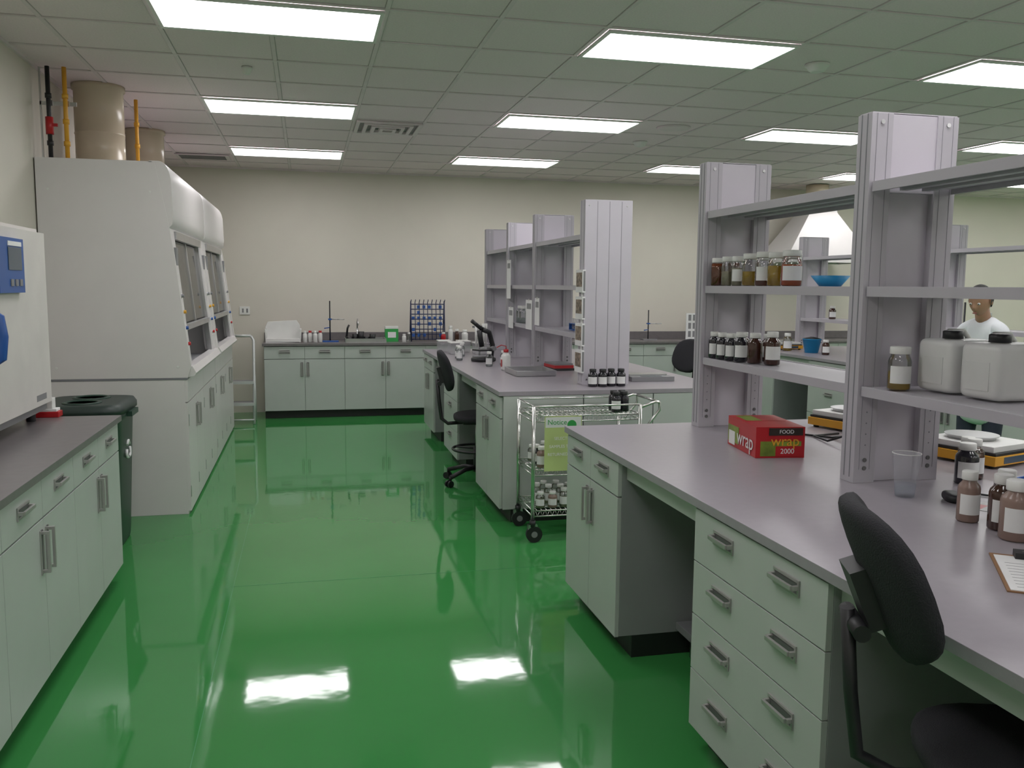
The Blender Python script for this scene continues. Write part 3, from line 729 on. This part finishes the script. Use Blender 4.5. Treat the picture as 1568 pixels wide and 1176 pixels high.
# ------------------------------------------------------------------ person (lab worker)
E = D.objects.new('lab_worker', None); COL.objects.link(E)
def skin(name, verts, edges, radii, mat, sub=2):
    me = D.meshes.new(name); me.from_pydata([Vector(v) for v in verts], edges, []); o = D.objects.new(name, me); COL.objects.link(o); me.materials.append(mat)
    md = o.modifiers.new('skin', 'SKIN'); md.use_smooth_shade = True
    for i, r in enumerate(radii):
        rr = r if isinstance(r, tuple) else (r, r); me.skin_vertices[0].data[i].radius = rr; me.skin_vertices[0].data[i].use_root = (i == 0)
    s = o.modifiers.new('sub', 'SUBSURF'); s.levels = sub; s.render_levels = sub; o.parent = E; return o
skin('trousers', [(0, 0, .95), (.09, 0, .90), (.10, .02, .50), (.10, -.02, .10), (-.09, 0, .90), (-.10, .02, .50), (-.10, -.02, .10)],
     [(0, 1), (1, 2), (2, 3), (0, 4), (4, 5), (5, 6)], [.12, .095, .065, .05, .095, .065, .05], TROU)
skin('coat', [(0, .0, .98), (0, .0, .62), (0, .0, 1.15), (0, .03, 1.30), (0, .05, 1.40), (0, .06, 1.455),
              (.145, .05, 1.355), (.20, .10, 1.11), (.15, .33, 1.08), (-.145, .05, 1.355), (-.20, .10, 1.11), (-.15, .33, 1.08)],
     [(0, 1), (0, 2), (2, 3), (3, 4), (4, 5), (4, 6), (6, 7), (7, 8), (4, 9), (9, 10), (10, 11)],
     [(.16, .13), (.19, .16), (.14, .115), (.135, .115), (.085, .08), .052, .062, .05, .042, .062, .05, .042], COAT)
for s in (-1, 1):
    skin('hand', [(s*.15, .34, 1.078), (s*.145, .40, 1.07), (s*.145, .43, 1.065)], [(0, 1), (1, 2)], [.024, (.036, .016), (.036, .014)], SKIN)
    for k, L in enumerate((.07, .08, .075, .06)):
        x = s*.145+(k-1.5)*.019*s; skin('finger', [(x, .42, 1.067), (x, .43+L*.45, 1.064), (x, .43+L*.75, 1.048), (x, .43+L*.9, 1.03)], [(0, 1), (1, 2), (2, 3)], [.009, .009, .008, .007], SKIN, 1)
    skin('thumb', [(s*.12, .37, 1.07), (s*.10, .41, 1.06), (s*.097, .44, 1.05)], [(0, 1), (1, 2)], [.012, .010, .008], SKIN, 1)
    b = B('shoe'); b.sell((s*.10, .04, .045), .048, .135, .044, BLACK, e=.8, e2=.6); b.done(parent=E)
bm = B('head'); hm = Matrix.Translation((0, .115, 1.575)) @ Matrix.Rotation(-.35, 4, 'X')
t = bmesh.new(); bmesh.ops.create_icosphere(t, subdivisions=4, radius=1)
def headp(c, off=0):
    x, y, z = c; X, Y, Z = x*(.074+off), y*(.094+off), z*(.112+off)
    if z < 0: X *= 1-.32*(-z)**1.3; Y = Y*(1-.12*(-z))+(.012*(-z) if y > 0 else .02*(-z))
    if off == 0 and y > 0:
        Y += .026*math.exp(-((X/.011)**2+((Z+.022)/.022)**2))
        Y += .008*math.exp(-((X/.02)**2+((Z+.06)/.010)**2))
        for s in (-1, 1): Y -= .010*math.exp(-(((X-s*.03)/.016)**2+((Z-.005)/.014)**2))
    return (X, Y, Z)
bm.M = hm; mp = {}
for v in t.verts: mp[v.index] = bm.v(headp(v.co))
for f in t.faces: bm.f([mp[v.index] for v in f.verts], SKIN, True)
mp = {}
for v in t.verts: mp[v.index] = bm.v(headp(v.co, .011))
for f in t.faces:
    c = f.calc_center_median()
    if c.z > .45 or (c.y < .15 and c.z > -.25-.3*(c.y < -.3)): bm.f([mp[v.index] for v in f.verts], HAIR, True)
t.free()
for s in (-1, 1):
    bm.sell((s*.03, .083, .005), .011, .008, .009, PAPER, e=1, e2=1, seg=12, rows=8); bm.sell((s*.03, .090, .005), .005, .003, .005, BLACK, e=1, e2=1, seg=8, rows=6)
    bm.sell((s*.076, -.005, -.005), .008, .018, .03, SKIN, e=1, e2=1, seg=12, rows=8)
bm.sell((0, .098, -.062), .02, .006, .006, M('lips', (.3, .1, .08), .5), e=1, e2=1, seg=14, rows=8)
bm.M = Matrix(); bm.cyl((0, .055, 1.42), (0, .09, 1.52), .052, SKIN, r1=.05, seg=18)
bm.done(parent=E)
E.location = (4.82, 5.40, 0); E.rotation_euler = (0, 0, PI*.62); E.scale = (.97, .97, .97)

# ------------------------------------------------------------------ camera, world
f, p, yw, rl = 1336.15, .1117, .2316, .0094
F = Vector((math.sin(yw), math.cos(yw), 0)); R = Vector((math.cos(yw), -math.sin(yw), 0)); Z = Vector((0, 0, 1))
fw = math.cos(p)*F-math.sin(p)*Z; up = math.sin(p)*F+math.cos(p)*Z
R2 = math.cos(rl)*R+math.sin(rl)*up; U2 = -math.sin(rl)*R+math.cos(rl)*up
c = D.cameras.new('camera'); c.sensor_width = 36; c.lens = 36*f/1568; c.clip_start = .05
co = D.objects.new('camera', c); COL.objects.link(co)
mw = Matrix((R2, U2, -fw)).transposed().to_4x4(); mw.translation = (0, 0, 1.6); co.matrix_world = mw
sc = bpy.context.scene; sc.camera = co
w = D.worlds.new('world'); sc.world = w; w.use_nodes = True; w.node_tree.nodes['Background'].inputs[0].default_value = (.6, .65, .65, 1); w.node_tree.nodes['Background'].inputs[1].default_value = .05
sc.view_settings.view_transform = 'Standard'
try: sc.view_settings.look = 'None'
except Exception: pass
sc.view_settings.exposure = 0
